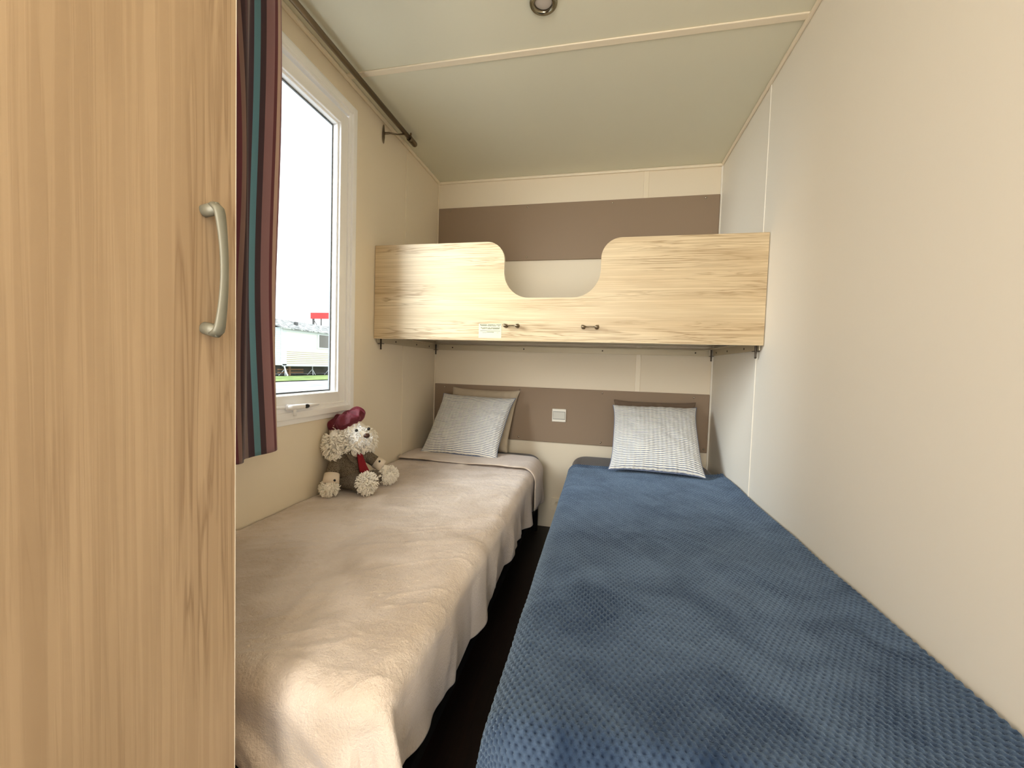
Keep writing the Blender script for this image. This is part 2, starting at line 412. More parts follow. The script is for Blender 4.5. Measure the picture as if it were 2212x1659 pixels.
front = bpart('front_board', bm, [M['bunk'], M['edge']])
bpart('bed_platform', bx(0.02, RW-0.02, BY+0.02, -0.012, BZ0+0.034, BZ0+0.052), M['bunk_back'])
# steel angle rails under the platform
def rail(pts, holes):
    b = bmesh.new()
    for q in pts: box(b, *q)
    o = bpart('rail', b, M['rail'], bevel=0.001)
    for (x, y, z, ax) in holes:
        h = bmesh.new(); lathe(h, [(0.0045, -0.0012), (0.0045, 0.0012)], (x, y, z), ax, 12); obj('bolt', h, M['dark_metal'], o).matrix_parent_inverse = Matrix.Identity(4)
    return o
rail([(0.03, RW-0.03, -0.022, -0.018, 1.123, 1.155), (0.03, RW-0.03, -0.05, -0.018, 1.155, 1.158)], [(0.13, -0.0225, 1.14, 'Y'), (0.60, -0.0225, 1.14, 'Y'), (1.08, -0.0225, 1.14, 'Y'), (1.60, -0.0225, 1.14, 'Y')])
rail([(0.006, 0.010, -0.73, -0.024, 1.125, 1.160), (0.006, 0.04, -0.73, -0.024, 1.158, 1.161)], [(0.0105, -0.30, 1.14, 'X'), (0.0105, -0.12, 1.14, 'X'), (0.0105, -0.55, 1.14, 'X')])
rail([(RW-0.010, RW-0.006, -0.73, -0.024, 1.125, 1.160), (RW-0.04, RW-0.006, -0.73, -0.024, 1.158, 1.161)], [(RW-0.0105, -0.10, 1.14, 'X'), (RW-0.0105, -0.30, 1.14, 'X'), (RW-0.0105, -0.55, 1.14, 'X')])
rail([(0.02, RW-0.02, BY+0.02, BY+0.05, BZ0+0.030, BZ0+0.033)], [])
for (x, y) in ((0.013, -0.705), (RW-0.014, -0.705), (0.018, -0.03), (RW-0.018, -0.03)):
    b = bmesh.new(); tube(b, [(x, y, 1.165), (x, y, 1.118), (x, y, 1.098)], [.0045, .004, .0035], n=12); ell(b, (x, y, 1.097), (.0045, .0045, .004), sub=2)
    box(b, x-0.012, x+0.012, y-0.01, y+0.01, 1.121, 1.1235)
    bpart('support_pin', b, M['dark_metal'])
# two small bar handles for the ladder on the front board
def small_handle(x0, x1, z):
    b = bmesh.new(); n = 12; pts = []; rr = []
    for i in range(n+1):
        s = i/n; x = x0+(x1-x0)*s; e_ = abs(s-0.5)*2
        pts.append((x, BY-0.020+0.006*(1-e_**4), z+0.001)); rr.append(0.0026+0.0052*max(0, (e_-0.55)/0.45)**0.7)
    tube(b, pts, rr, n=14)
    for x in (x0+0.006, x1-0.006):
        tube(b, [(x, BY, z), (x, BY-0.010, z), (x, BY-0.020, z)], [.0095, .0065, .0075], n=16); ell(b, (x, BY-0.022, z), (.0082, .006, .0082), sub=2)
    return obj('handle', b, M['bronze'], front, smooth=True)
small_handle(0.648, 0.713, 1.210); small_handle(0.990, 1.058, 1.208)
# safety label
lb = obj('label_sticker', bx(0.528, 0.634, BY-0.0008, BY, 1.155, 1.219), M['paper'], front)
bm = bmesh.new()
def words(segs, z, h, mi):
    for a, b_ in segs: box(bm, 0.528+0.106*a, 0.528+0.106*b_, BY-0.0012, BY-0.0008, z-h/2, z+h/2, mi)
words([(0.13, .36), (.40, .66), (.68, .73), (.77, .97)], 1.2145, .0020, 0)
words([(0.10, .36), (.38, .57), (.59, .76), (.78, .79), (.84, .92)], 1.2098, .0020, 0)
words([(0.09, .17), (.19, .39), (.42, .50), (.53, .94)], 1.2010, .0020, 0)
words([(0.14, .28), (.30, .34), (.38, .58), (.61, .90)], 1.1965, .0020, 0)
words([(0.07, .95)], 1.1870, .0012, 0)
words([(0.36, .67)], 1.1818, .0016, 0)
words([(0.17, .35), (.62, .66), (.80, .87)], 1.1790, .0008, 0)
bm.faces.new([bm.verts.new((0.528+0.106*a, BY-0.0012, z)) for a, z in ((.06, 1.2125), (.12, 1.2125), (.09, 1.2185))]).material_index = 1
obj('print', bm, [M['ink'], M['ink_dark']], lb)

def rounded_slab(x0, x1, y0, y1, z0, z1, r, rc, nx=40, ny=60):
    """mattress: box with rounded plan corners rc and soft edges r"""
    bm = bmesh.new(); rings = []
    prof = []
    for i in range(7): a = PI/2*i/6; prof.append((r*(1-math.sin(a)), z0+r*(1-math.cos(a))))
    prof = [(r, z0)] + [(r-r*math.sin(PI/2*i/6), z0+r-r*math.cos(PI/2*i/6)) for i in range(1, 7)]
    prof += [(r-r*math.cos(PI/2*i/6), z1-r+r*math.sin(PI/2*i/6)) for i in range(0, 7)]
    def outline(inset, z):
        pts = []; R_ = max(rc-inset, 0.004)
        for cx_, cy_, a0 in ((x1-inset-R_, y1-inset-R_, 0), (x0+inset+R_, y1-inset-R_, PI/2), (x0+inset+R_, y0+inset+R_, PI), (x1-inset-R_, y0+inset+R_, 1.5*PI)):
            for i in range(9): a = a0+PI/2*i/8; pts.append((cx_+R_*math.cos(a), cy_+R_*math.sin(a), z))
        return pts
    for ins, z in prof: rings.append([bm.verts.new(p) for p in outline(ins, z)])
    n = len(rings[0])
    for i in range(len(rings)-1):
        for j in range(n): bm.faces.new((rings[i][j], rings[i][(j+1) % n], rings[i+1][(j+1) % n], rings[i+1][j]))
    bm.faces.new(list(reversed(rings[0]))); bm.faces.new(rings[-1])
    return bm
o = obj('mattress', rounded_slab(0.03, RW-0.03, BY+0.026, -0.02, BZ0+0.053, 1.343, 0.03, 0.05), M['bunkmat'], smooth=True)
tag(o, 'pale grey mattress lying behind the front board of the upper bunk', 'mattress')

# ---------------------------------------------------------------- beds
def bed(x0, x1, y0, label):
    e = empty('single_bed', ((x0+x1)/2, y0/2, FZ), label=label, cat='bed')
    inv = Matrix.Translation(e.location).inverted()
    b = bmesh.new(); box(b, x0, x1, y0+0.03, -0.006, 0.20, 0.235)
    o = obj('bed_frame', b, M['base'], e, bevel=0.004); o.matrix_parent_inverse = inv
    b = bmesh.new()
    for i in range(14):
        yy = y0+0.10+i*(abs(y0)-0.2)/13; box(b, x0+0.02, x1-0.02, yy-0.03, yy+0.03, 0.235, 0.247)
    o = obj('slats', b, M['base'], e); o.matrix_parent_inverse = inv
    for x in (x0+0.03, x1-0.03):
        for y in (y0+0.09, -0.08):
            b = bmesh.new(); tube(b, [(x, y, FZ), (x, y, 0.20)], 0.02, n=16); o = obj('leg', b, M['base'], e); o.matrix_parent_inverse = inv
    return e
bed(0.012, 0.742, -1.90, 'left single bed under the window, black frame under the beige blanket')
bed(0.945, 1.685, -1.96, 'right single bed against right wall, black frame under the blue blanket')
o = obj('mattress', rounded_slab(0.008, 0.742, -1.935, -0.004, 0.248, 0.492, 0.06, 0.10), M['mattress'], smooth=True)
tag(o, 'dark brown mattress of left bed, corner showing beside the beige blanket', 'mattress')
o = obj('mattress', rounded_slab(0.930, 1.692, -1.965, -0.004, 0.248, 0.503, 0.055, 0.10), M['mattress'], smooth=True)
tag(o, 'dark brown mattress of right bed, showing above the blue blanket edge', 'mattress')

def drape(xa, xb, ya, yb, z, r, dl, dr, df, step, wave, rc=0.10):
    """cloth laid over a bed: head edge at ya, foot at yb (yb < ya); drops dl (x low), dr (x high), df (foot).
    returns numpy points, cloth coordinates"""
    A = np.arange(xa-dl, xb+dr+1e-6, step[0]); B = np.arange(0, (ya-yb)+df+1e-6, step[1])
    a, b = np.meshgrid(A, B, indexing='ij')
    L = ya-yb
    x_lo = xa+r if dl > 0 else xa-1; x_hi = xb-r if dr > 0 else xb+1
    ox = np.where(a < x_lo, a-x_lo, np.where(a > x_hi, a-x_hi, 0.0)); oy = np.maximum(b-(L-r), 0)
    # soft plan corner
    d = (np.abs(ox)**2.6+oy**2.6)**(1/2.6)
    hyp = np.hypot(ox, oy)+1e-9
    ux = ox/hyp; uy = oy/hyp
    arcl = r*PI/2
    phi = np.minimum(d/r, PI/2)
    hor = r*np.sin(phi); drop = r*(1-np.cos(phi))+np.maximum(d-arcl, 0)
    X = np.clip(a, x_lo, x_hi)+ux*hor; Y = ya-np.minimum(b, L-r)-uy*hor; Z = z-drop
    w = np.clip((drop-r*0.6)/0.16, 0, 1.3)
    s = np.where(oy > 0, b*0+0, b); ang = np.arctan2(uy, np.abs(ux)+1e-9)
    s = b+ang*0.25+np.where(oy > 0, (x_hi-a)*1.0*(np.abs(ux) < 0.5), 0)
    wv = wave(a, b, s, w, ang)
    X = X+ux*wv; Y = Y-uy*wv
    return X, Y, Z, a, b, w, d

# left blanket (beige plush)
def wave_l(a, b, s, w, ang):
    side = np.cos(ang)
    v = w*(0.012*np.sin(s*17+0.6)+0.009*np.sin(s*31+1.9+a*6)+0.016*vnoise(s, a, 6, 3)+0.006*vnoise(s*1.0, a*.3, 26, 7))
    v += w*np.exp(-((ang-0.55)/0.30)**2)*0.045*(ang > 0.02)      # bulge of the folded foot corner
    v -= w*np.exp(-((ang-1.05)/0.16)**2)*0.022*(ang > 0.02)
    return np.maximum(v, -0.012*w)
X, Y, Z, a, b, w, d = drape(0.008, 0.765, -0.205, -1.985, 0.500, 0.052, 0.0, 0.20, 0.20, (0.004, 0.004), wave_l)
Zt = 0.0035*vnoise(a, b, 5, 1)+0.0022*vnoise(a*1.3+b*.4, b*.6, 14, 2)+0.0010*vnoise(a+b*.5, b, 38, 4)
ridg = 1-np.abs(vnoise((a*0.5+b)*2.6, (b*.4-a)*0.7, 7, 8)); ridg2 = 1-np.abs(vnoise((a+0.3*b)*0.5, b*1.6, 13, 5))
Zt += 0.0008*vnoise(a, b, 110, 41)+0.0005*vnoise(a, b, 190, 42)+0.0024*np.clip(ridg-0.80, 0, 1)/0.20+0.0010*np.clip(ridg2-0.85, 0, 1)/.15
top = np.clip(1-w*1.5, 0.2, 1)
Z = Z+Zt*top
# hem length varies along the hanging edge
hang = np.clip(d-0.10, 0, 1)
Z = Z-hang*(0.10*np.sin(b*5.3+1.0)+0.05*np.sin(b*13+2))*(a > 0.7)
Z = Z+hang*0.55*np.clip((0.60-a)/0.15, 0, 1)*(b > 1.7)
# lifts a little over the mattress edge at the head and against the wall
Z += 0.006*np.exp(-b/0.03)
P = np.stack([X, Y, Z], -1); P[..., 0] = np.maximum(P[..., 0], 0.004)

def cloth_mat(name, c1, c2, sheen, sheen_tint, fine, patch_scale, rough=0.9, bumpd=0.0016, pst=(0.40, 0.62)):
    m = mat(name, c1, rough, spec=0.1, sheen=sheen, sheen_tint=sheen_tint)
    t = m.node_tree; b = t.nodes['Principled BSDF']; N = t.nodes.new; L = t.links.new
    tcn = N('ShaderNodeTexCoord')
    n1 = N('ShaderNodeTexNoise'); n1.inputs['Scale'].default_value = patch_scale; n1.inputs['Detail'].default_value = 4; n1.inputs['Distortion'].default_value = 0.8
    r = N('ShaderNodeValToRGB'); r.color_ramp.elements[0].position = pst[0]; r.color_ramp.elements[1].position = pst[1]
    r.color_ramp.elements[0].color = c1; r.color_ramp.elements[1].color = c2
    L(tcn.outputs['Object'], n1.inputs['Vector']); L(n1.outputs['Fac'], r.inputs[0]); L(r.outputs[0], b.inputs['Base Color'])
    n2 = N('ShaderNodeTexNoise'); n2.inputs['Scale'].default_value = fine; n2.inputs['Detail'].default_value = 4; n2.inputs['Roughness'].default_value = 0.65
    bn = N('ShaderNodeBump'); bn.inputs['Strength'].default_value = 0.9; bn.inputs['Distance'].default_value = bumpd
    L(tcn.outputs['Object'], n2.inputs['Vector']); L(n2.outputs['Fac'], bn.inputs['Height']); L(bn.outputs[0], b.inputs['Normal'])
    return m
M['beige_plush'] = cloth_mat('beige_plush', c(208, 192, 175), c(230, 216, 203), 0.6, (0.95, 0.93, 1, 1), 190, 5, bumpd=0.0035)
me = grid_mesh('blanket', P)
bl = new_obj('blanket', me, M['beige_plush'])
tag(bl, 'beige plush blanket spread over the left bed below the window', 'blanket')
s_ = bl.modifiers.new('thick', 'SOLIDIFY'); s_.thickness = 0.006; s_.offset = 1
# turned-back band at the head of the beige blanket (a loose second layer)
def layer(y_head, y_seam, lift):
    A = np.arange(0.008, 0.765+0.185, 0.0075); B = np.arange(0, (y_head-y_seam)+1e-6, 0.0075)
    a, b = np.meshgrid(A, B, indexing='ij'); r = 0.068; x_hi = 0.769-r
    ox = np.maximum(a-x_hi, 0); phi = np.minimum(ox/r, PI/2)
    X = np.minimum(a, x_hi)+r*np.sin(phi); drop = r*(1-np.cos(phi))+np.maximum(ox-r*PI/2, 0)
    Lb = y_head-y_seam
    s = b/Lb
    th = lift*(np.sin(np.clip(s*1.0, 0, 1)*PI)**0.35)
    nx = np.where(ox > 0, np.sin(phi), 0); nz = np.where(ox > 0, np.cos(phi), 1)
    wob = 0.003*vnoise(a, b, 12, 21)+0.006*np.sin(a*14)*0.3
    yy = y_head-b+0.012*vnoise(a, b*0, 5, 22)*s+0.03*np.clip((0.30-a)/0.3, 0, 1)*(1-s)*-1.0-0.02*np.clip((a-.7)/.15, 0, 1)
    X = X+nx*(th+wob); Z = 0.508-drop+nz*(th+wob)
    return np.stack([X, yy, Z], -1)
Pb = layer(-0.212, -0.500, 0.010); Pb[..., 0] = np.maximum(Pb[..., 0], 0.004)
fb_ = new_obj('turned_back_band', grid_mesh('turned_back_band', Pb), M['beige_plush'], bl)
s_ = fb_.modifiers.new('thick', 'SOLIDIFY'); s_.thickness = 0.004; s_.offset = -1

# right blanket (blue waffle knit)
def wave_r(a, b, s, w, ang):
    return w*(0.008*np.sin(s*15+0.3)+0.006*np.sin(s*29+1.0)+0.006*vnoise(s, a, 7, 6))+w*np.exp(-((ang-0.6)/0.35)**2)*0.02*(ang > .02)
X, Y, Z, a, b, w, d = drape(0.922, 1.694, -0.335, -2.005, 0.512, 0.055, 0.20, 0.0, 0.20, (0.0026, 0.0024), wave_r)
px_, py_ = 0.0125, 0.0098
warp = 0.0015*vnoise(a, b, 30, 11)
aa = a+warp+0.004*vnoise(a, b, 4, 12); bb = b+0.03*a+0.006*vnoise(a, b, 3, 13)
row = np.floor(bb/py_); fy = (bb/py_-row-0.5)
fx = (aa/px_+0.5*(row % 2)); fx = fx-np.floor(fx)-0.5
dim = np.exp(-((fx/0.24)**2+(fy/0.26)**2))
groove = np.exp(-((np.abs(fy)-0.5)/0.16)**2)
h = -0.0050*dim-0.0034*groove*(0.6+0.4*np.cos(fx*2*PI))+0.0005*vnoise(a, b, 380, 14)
smear = np.clip(vnoise(a, b, 5, 15)+0.2, 0.25, 1)
h = h*(0.65+0.5*smear)
nx = np.where(d > 0, 0, 0)
phi = np.minimum(d/0.055, PI/2)
ux = np.where(a < 0.977, -1.0, 0.0)*np.sin(phi); uy = -np.where(b > (2.005-0.335-0.055), 1.0, 0.0)*np.sin(phi); uz = np.cos(phi)
ln = np.sqrt(ux**2+uy**2+uz**2)+1e-9
Z = Z+0.004*vnoise(a, b, 4, 16)*np.clip(1-w, 0, 1)+0.0025*vnoise(a, b, 9, 17)+0.012*np.clip((a-1.60)/0.09, 0, 1)**2+0.008*np.clip(1-b/0.03, 0, 1)
P = np.stack([X+ux/ln*h, Y+uy/ln*h, Z+uz/ln*h], -1); P[..., 0] = np.minimum(P[..., 0], RW-0.003)
M['blue_plush'] = cloth_mat('blue_waffle_plush', c(38, 56, 84), c(82, 102, 130), 0.7, (0.55, 0.75, 1, 1), 420, 6, bumpd=0.0018, pst=(0.36, 0.66))
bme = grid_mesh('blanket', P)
at = bme.attributes.new('dimple_shade', 'FLOAT', 'POINT')  # shade painted into dimples and grooves: low values mix to navy
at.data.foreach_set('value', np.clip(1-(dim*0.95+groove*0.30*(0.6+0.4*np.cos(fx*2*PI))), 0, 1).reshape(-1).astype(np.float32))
t = M['blue_plush'].node_tree; b_ = t.nodes['Principled BSDF']; an = t.nodes.new('ShaderNodeAttribute'); an.attribute_name = 'dimple_shade'
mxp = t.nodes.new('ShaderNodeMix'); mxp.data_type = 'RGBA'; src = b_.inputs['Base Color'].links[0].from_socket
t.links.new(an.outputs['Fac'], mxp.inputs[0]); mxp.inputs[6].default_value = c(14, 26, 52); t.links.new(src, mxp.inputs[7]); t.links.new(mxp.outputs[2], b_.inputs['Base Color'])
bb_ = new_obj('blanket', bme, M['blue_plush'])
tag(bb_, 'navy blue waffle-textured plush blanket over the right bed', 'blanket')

# ---------------------------------------------------------------- pillows
def pillow(name, BL, BR, TR, TL, thick, m, label, cat='pillow', seed=0, bulge=1.0, group=None, sag=0.0):
    BL, BR, TR, TL = map(lambda p: np.array(p, float), (BL, BR, TR, TL))
    n = 90
    u = np.linspace(0, 1, n); U, V = np.meshgrid(u, u, indexing='ij')
    cu = 2*U-1; cv = 2*V-1
    # pinched sides between pointed corners
    pin = 0.035
    Uu = U+pin*(1-cv**2)*(-cu)*(np.abs(cu)**3)*1.0; Vv = V+pin*(1-cu**2)*(-cv)*(np.abs(cv)**3)
    Uu = 0.5+(U-0.5)*(1-0.07*(1-cv**4)); Vv = 0.5+(V-0.5)*(1-0.06*(1-cu**4))
    base = (BL*((1-Uu)*(1-Vv))[..., None]+BR*(Uu*(1-Vv))[..., None]+TR*(Uu*Vv)[..., None]+TL*((1-Uu)*Vv)[..., None])
    nr = np.cross(BR-BL, TL-BL); nr /= np.linalg.norm(nr)      # towards the viewer
    prof = np.clip((1-cu**2)*(1-cv**2), 0, 1)**0.42
    wr = 0.004*vnoise(U*6, V*6, 1, seed)+0.0025*vnoise(U*14+V*5, V*14, 1, seed+1)
    edge_w = 0.003*np.sin((U*9+seed)*2*PI)*np.exp(-(1-np.abs(cv))/0.12)+0.003*np.sin((V*8+seed)*2*PI)*np.exp(-(1-np.abs(cu))/0.12)
    f = thick*0.5*prof
    front_ = base+nr*(f+(wr+edge_w)*np.clip(prof*2, 0, 1))[..., None]
    back_ = base-nr*(f*0.8)[..., None]
    s_u = np.linalg.norm(BR-BL); s_v = np.linalg.norm(TL-BL)
    UV = np.stack([U*s_u, V*s_v], -1)
    P2 = np.concatenate([front_, back_[::-1]], 0); UV2 = np.concatenate([UV, UV[::-1]], 0)
    me = grid_mesh(name, P2, UV2)
    o = new_obj(name, me, m); o.data.update()
    # piping-like seam round the rim
    b = bmesh.new(); rim = [base[i, 0] for i in range(n)]+[base[-1, j] for j in range(1, n)]+[base[i, -1] for i in range(n-2, -1, -1)]+[base[0, j] for j in range(n-2, 0, -1)]
    tube(b, rim[::2]+[rim[0]], 0.0022, n=6)
    obj('seam', b, m, o, smooth=True)
    tag(o, label, cat, group); return o
# striped cotton: fine blue-grey lines with faint cross puckers
ms = bpy.data.materials.new('striped_cotton'); ms.use_nodes = True; t = ms.node_tree; b_ = t.nodes['Principled BSDF']
N = t.nodes.new; L = t.links.new
uvn = N('ShaderNodeUVMap'); sp = N('ShaderNodeSeparateXYZ'); L(uvn.outputs[0], sp.inputs[0])
def mth(op, a0, a1=None):
    m_ = N('ShaderNodeMath'); m_.operation = op
    for i, v_ in enumerate((a0, a1)):
        if v_ is None: continue
        if isinstance(v_, (int, float)): m_.inputs[i].default_value = v_
        else: L(v_, m_.inputs[i])
    return m_.outputs[0]
nzz = N('ShaderNodeTexNoise'); nzz.inputs['Scale'].default_value = 30; nzz.inputs['Detail'].default_value = 2; L(uvn.outputs[0], nzz.inputs['Vector'])
yy = mth('ADD', sp.outputs[1], mth('MULTIPLY', nzz.outputs['Fac'], 0.004))
sv = mth('SINE', mth('MULTIPLY', yy, 2*PI/0.0098))
rs = N('ShaderNodeValToRGB'); rs.color_ramp.elements[0].position = 0.52; rs.color_ramp.elements[1].position = 0.80
rs.color_ramp.elements[0].color = c(240, 238, 230); rs.color_ramp.elements[1].color = c(112, 122, 146)
L(mth('ADD', mth('MULTIPLY', sv, 0.5), 0.5), rs.inputs[0])
n5 = N('ShaderNodeTexNoise'); n5.inputs['Scale'].default_value = 1; mp5 = N('ShaderNodeMapping'); mp5.inputs['Scale'].default_value = (70, 14, 1); L(uvn.outputs[0], mp5.inputs[0]); L(mp5.outputs[0], n5.inputs['Vector'])
mx5 = N('ShaderNodeMix'); mx5.data_type = 'RGBA'; mx5.blend_type = 'MIX'; r5 = N('ShaderNodeValToRGB'); r5.color_ramp.elements[0].position = .5; r5.color_ramp.elements[1].position = .72; r5.color_ramp.elements[1].color = (.45, .45, .45, 1)
L(n5.outputs['Fac'], r5.inputs[0]); L(r5.outputs[0], mx5.inputs[0]); L(rs.outputs[0], mx5.inputs[6]); mx5.inputs[7].default_value = c(222, 220, 212)
L(mx5.outputs[2], b_.inputs['Base Color']); b_.inputs['Roughness'].default_value = 0.85; b_.inputs['Specular IOR Level'].default_value = 0.15
pk = mth('SINE', mth('MULTIPLY', mth('ADD', sp.outputs[0], mth('MULTIPLY', nzz.outputs['Fac'], 0.006)), 2*PI/0.023))
hh = mth('ADD', mth('MULTIPLY', n5.outputs['Fac'], 1.0), mth('MULTIPLY', pk, 0.35))
bn = N('ShaderNodeBump'); bn.inputs['Strength'].default_value = 0.5; bn.inputs['Distance'].default_value = 0.004; L(hh, bn.inputs['Height']); L(bn.outputs[0], b_.inputs['Normal'])
M['stripe'] = ms
pillow('pillow', (0.115, -0.155, 0.512), (0.545, -0.165, 0.512), (0.590, -0.050, 0.880), (0.150, -0.045, 0.886), 0.075, M['beige_cush'], 'plain beige pillow behind the striped one on left bed', seed=5)
pillow('pillow', (0.065, -0.345, 0.512), (0.536, -0.375, 0.512), (0.580, -0.125, 0.838), (0.118, -0.125, 0.850), 0.125, M['stripe'], 'front striped pillow on the left bed, leaning on beige pillow', seed=2)
pillow('pillow', (1.170, -0.165, 0.520), (1.600, -0.165, 0.520), (1.610, -0.045, 0.856), (1.158, -0.045, 0.853), 0.07, M['brown_cush'], 'plain brown pillow almost hidden behind striped pillow, right bed', seed=9)
pillow('pillow', (1.132, -0.420, 0.522), (1.590, -0.445, 0.522), (1.600, -0.120, 0.833), (1.150, -0.125, 0.828), 0.13, M['stripe'], 'front striped pillow on the right bed above the blue blanket', seed=3)

# ---------------------------------------------------------------- wardrobe
XC, YC = 0.600, -2.090
wd = empty('wardrobe', (0.30, -2.50, FZ), label='tall oak-effect wardrobe in the left foreground with grey bow handle', cat='wardrobe')
winv = Matrix.Translation(wd.location).inverted()
o = obj('carcass', bx(0.004, XC-0.020, -2.90, YC, FZ, H-0.004), M['door'], wd, bevel=0.001); o.matrix_parent_inverse = winv
bm = bx(XC-0.018, XC, -2.895, YC+0.0008-0.002, FZ+0.06, H-0.012)
dr_ = obj('door', bm, M['door'], wd); dr_.matrix_parent_inverse = winv
obj('edge_band', bx(XC-0.018, XC+0.0002, YC-0.0012, YC-0.0002, FZ+0.06, H-0.012), M['edge'], dr_)
# bow handle
bm = bmesh.new()
zt, zb_ = 1.2160, 1.0590; yh = -2.132
pts = []; rr = []
n = 30
for i in range(n+1):
    s = i/n; z = zb_+(zt-zb_)*s; e_ = abs(2*s-1)
    pts.append((XC+0.0225-0.0045*e_**2-0.006*max(0, (e_-0.9)/0.1)**2, yh+0.004*(1-e_**2), z))
    wdt = 0.0078-0.0024*(1-e_**2)
    rr.append((wdt, 0.0032+0.0012*e_**2))
tube(bm, pts, rr, n=18, up=(1, 0, 0))
for z, s in ((zt-0.004, -1), (zb_+0.004, 1)):
    tube(bm, [(XC, yh-0.003, z+0.004*s), (XC+0.010, yh-0.002, z+0.002*s), (XC+0.014, yh, z), (XC+0.0170, yh, z)], [(.0075, .007), (.0078, .0066), (.0076, .0056), (.007, .0045)], n=18, up=(0, 1, 0))
h_ = obj('handle', bm, M['grey_metal'], dr_, smooth=True)
h_['label'] = 'grey metal bow handle'

# ---------------------------------------------------------------- curtain rod and curtain
rod = empty('curtain_rod', (0.075, -1.25, 2.178), label='dark bronze curtain rod on bracket above the window', cat='curtain rod')
rinv = Matrix.Translation(rod.location).inverted()
def rp(name, bm, parent=None, m=None, **k):
    o = obj(name, bm, m or M['bronze'], parent or rod, smooth=True, **k)
    if not parent: o.matrix_parent_inverse = rinv
    return o
b = bmesh.new(); tube(b, [(0.075, -2.05, 2.168), (0.075, -0.565, 2.176)], 0.0112, n=20); rp('pole', b)
b = bmesh.new(); lathe(b, [(0.0118, 0), (0.0150, .004), (0.0122, .009), (0.0150, .015), (0.0124, .021), (0.0150, .028), (0.0124, .034), (0.0150, .041), (0.0124, .047), (0.0145, .053), (0.012, .060), (.005, .064)], (0.075, -0.565, 2.176), 'Y', 24); rp('finial', b)
b = bmesh.new(); ell(b, (0.006, -0.700, 2.1315), (0.004, 0.008, 0.046), sub=3); tube(b, [(0.006, -0.700, 2.135), (0.03, -0.690, 2.140)], [.006, .005], n=12); tube(b, [(0.03, -0.690, 2.140), (0.055, -0.655, 2.150), (0.075, -0.625, 2.166)], [.004, .0035, .004], n=12); rp('bracket', b)
b = bmesh.new(); tube(b, [(0.075+0.0135*math.cos(q), -0.572, 2.176+0.0135*math.sin(q)) for q in np.linspace(0, 2*PI, 25)], 0.0022, n=8, cap=False); ell(b, (0.084, -0.573, 2.194), (.005, .004, .007), sub=2); rp('collar', b)

# striped curtain
mc = bpy.data.materials.new('striped_curtain'); mc.use_nodes = True; t = mc.node_tree; b_ = t.nodes['Principled BSDF']
N = t.nodes.new; L = t.links.new
uvn = N('ShaderNodeUVMap'); sp = N('ShaderNodeSeparateXYZ'); L(uvn.outputs[0], sp.inputs[0])
r_ = N('ShaderNodeValToRGB'); r_.color_ramp.interpolation = 'CONSTANT'
PER = 0.205
stripes = [(0.0, (146, 98, 108)), (0.011, (204, 176, 160)), (0.022, (124, 76, 84)), (0.030, (174, 136, 140)), (0.052, (92, 74, 82)), (0.066, (120, 168, 182)), (0.082, (88, 70, 80)),
           (0.098, (146, 126, 124)), (0.112, (118, 86, 102)), (0.126, (128, 104, 96)), (0.140, (96, 62, 70)), (0.156, (70, 50, 58)), (0.168, (150, 120, 112)), (0.180, (120, 66, 78))]
e = r_.color_ramp.elements
while len(e) < len(stripes): e.new(0.99)
for i, (p_, cc) in enumerate(stripes): e[i].position = p_/PER; e[i].color = c(*cc)
L(mth('FRACT', mth('DIVIDE', sp.outputs[0], PER)), r_.inputs[0]); L(r_.outputs[0], b_.inputs['Base Color'])
b_.inputs['Roughness'].default_value = 0.75; b_.inputs['Sheen Weight'].default_value = 0.3; b_.inputs['Specular IOR Level'].default_value = 0.25
bn = N('ShaderNodeBump'); bn.inputs['Strength'].default_value = 0.25; bn.inputs['Distance'].default_value = 0.001
nw = N('ShaderNodeTexNoise'); nw.inputs['Scale'].default_value = 700; L(nw.outputs['Fac'], bn.inputs['Height']); L(bn.outputs[0], b_.inputs['Normal'])
tl = N('ShaderNodeBsdfTranslucent'); L(r_.outputs[0], tl.inputs[0]); mxs = N('ShaderNodeMixShader'); mxs.inputs[0].default_value = 0.22
om = t.nodes['Material Output']; L(b_.outputs[0], mxs.inputs[1]); L(tl.outputs[0], mxs.inputs[2]); L(mxs.outputs[0], om.inputs[0])
nu, nv = 260, 60
S = np.linspace(0, 1, nu); V = np.linspace(0, 1, nv)
s, v = np.meshgrid(S, V, indexing='ij')
q = s*9.0     # number of half folds
amp = 0.018+0.006*v
yc = -1.462-0.50*s+0.010*(v-0.5)*np.cos(q*1.3)*(s > .02)
yc = yc + 0.004*np.sin(v*5+1)*1.0
xc = 0.086+amp*np.sin(q*PI*0.98+0.9-0.25*v)+0.006*np.sin(v*6+q*2)
zc = 2.166-(2.166-0.735)*v+0.020*(1-s*0)*v*(np.clip(0.14-s, 0, 1)/0.14)
dl_ = np.hypot(np.diff(xc, axis=0), np.diff(yc, axis=0)); arcu = np.concatenate([np.zeros((1, nv)), np.cumsum(dl_, 0)], 0)
cu_ = new_obj('curtain', grid_mesh('curtain', np.stack([xc, yc, zc], -1), np.stack([arcu, v], -1)), mc)
s_ = cu_.modifiers.new('thick', 'SOLIDIFY'); s_.thickness = 0.0015
tag(cu_, 'purple, pink and teal vertically striped curtain hanging beside the wardrobe', 'curtain')

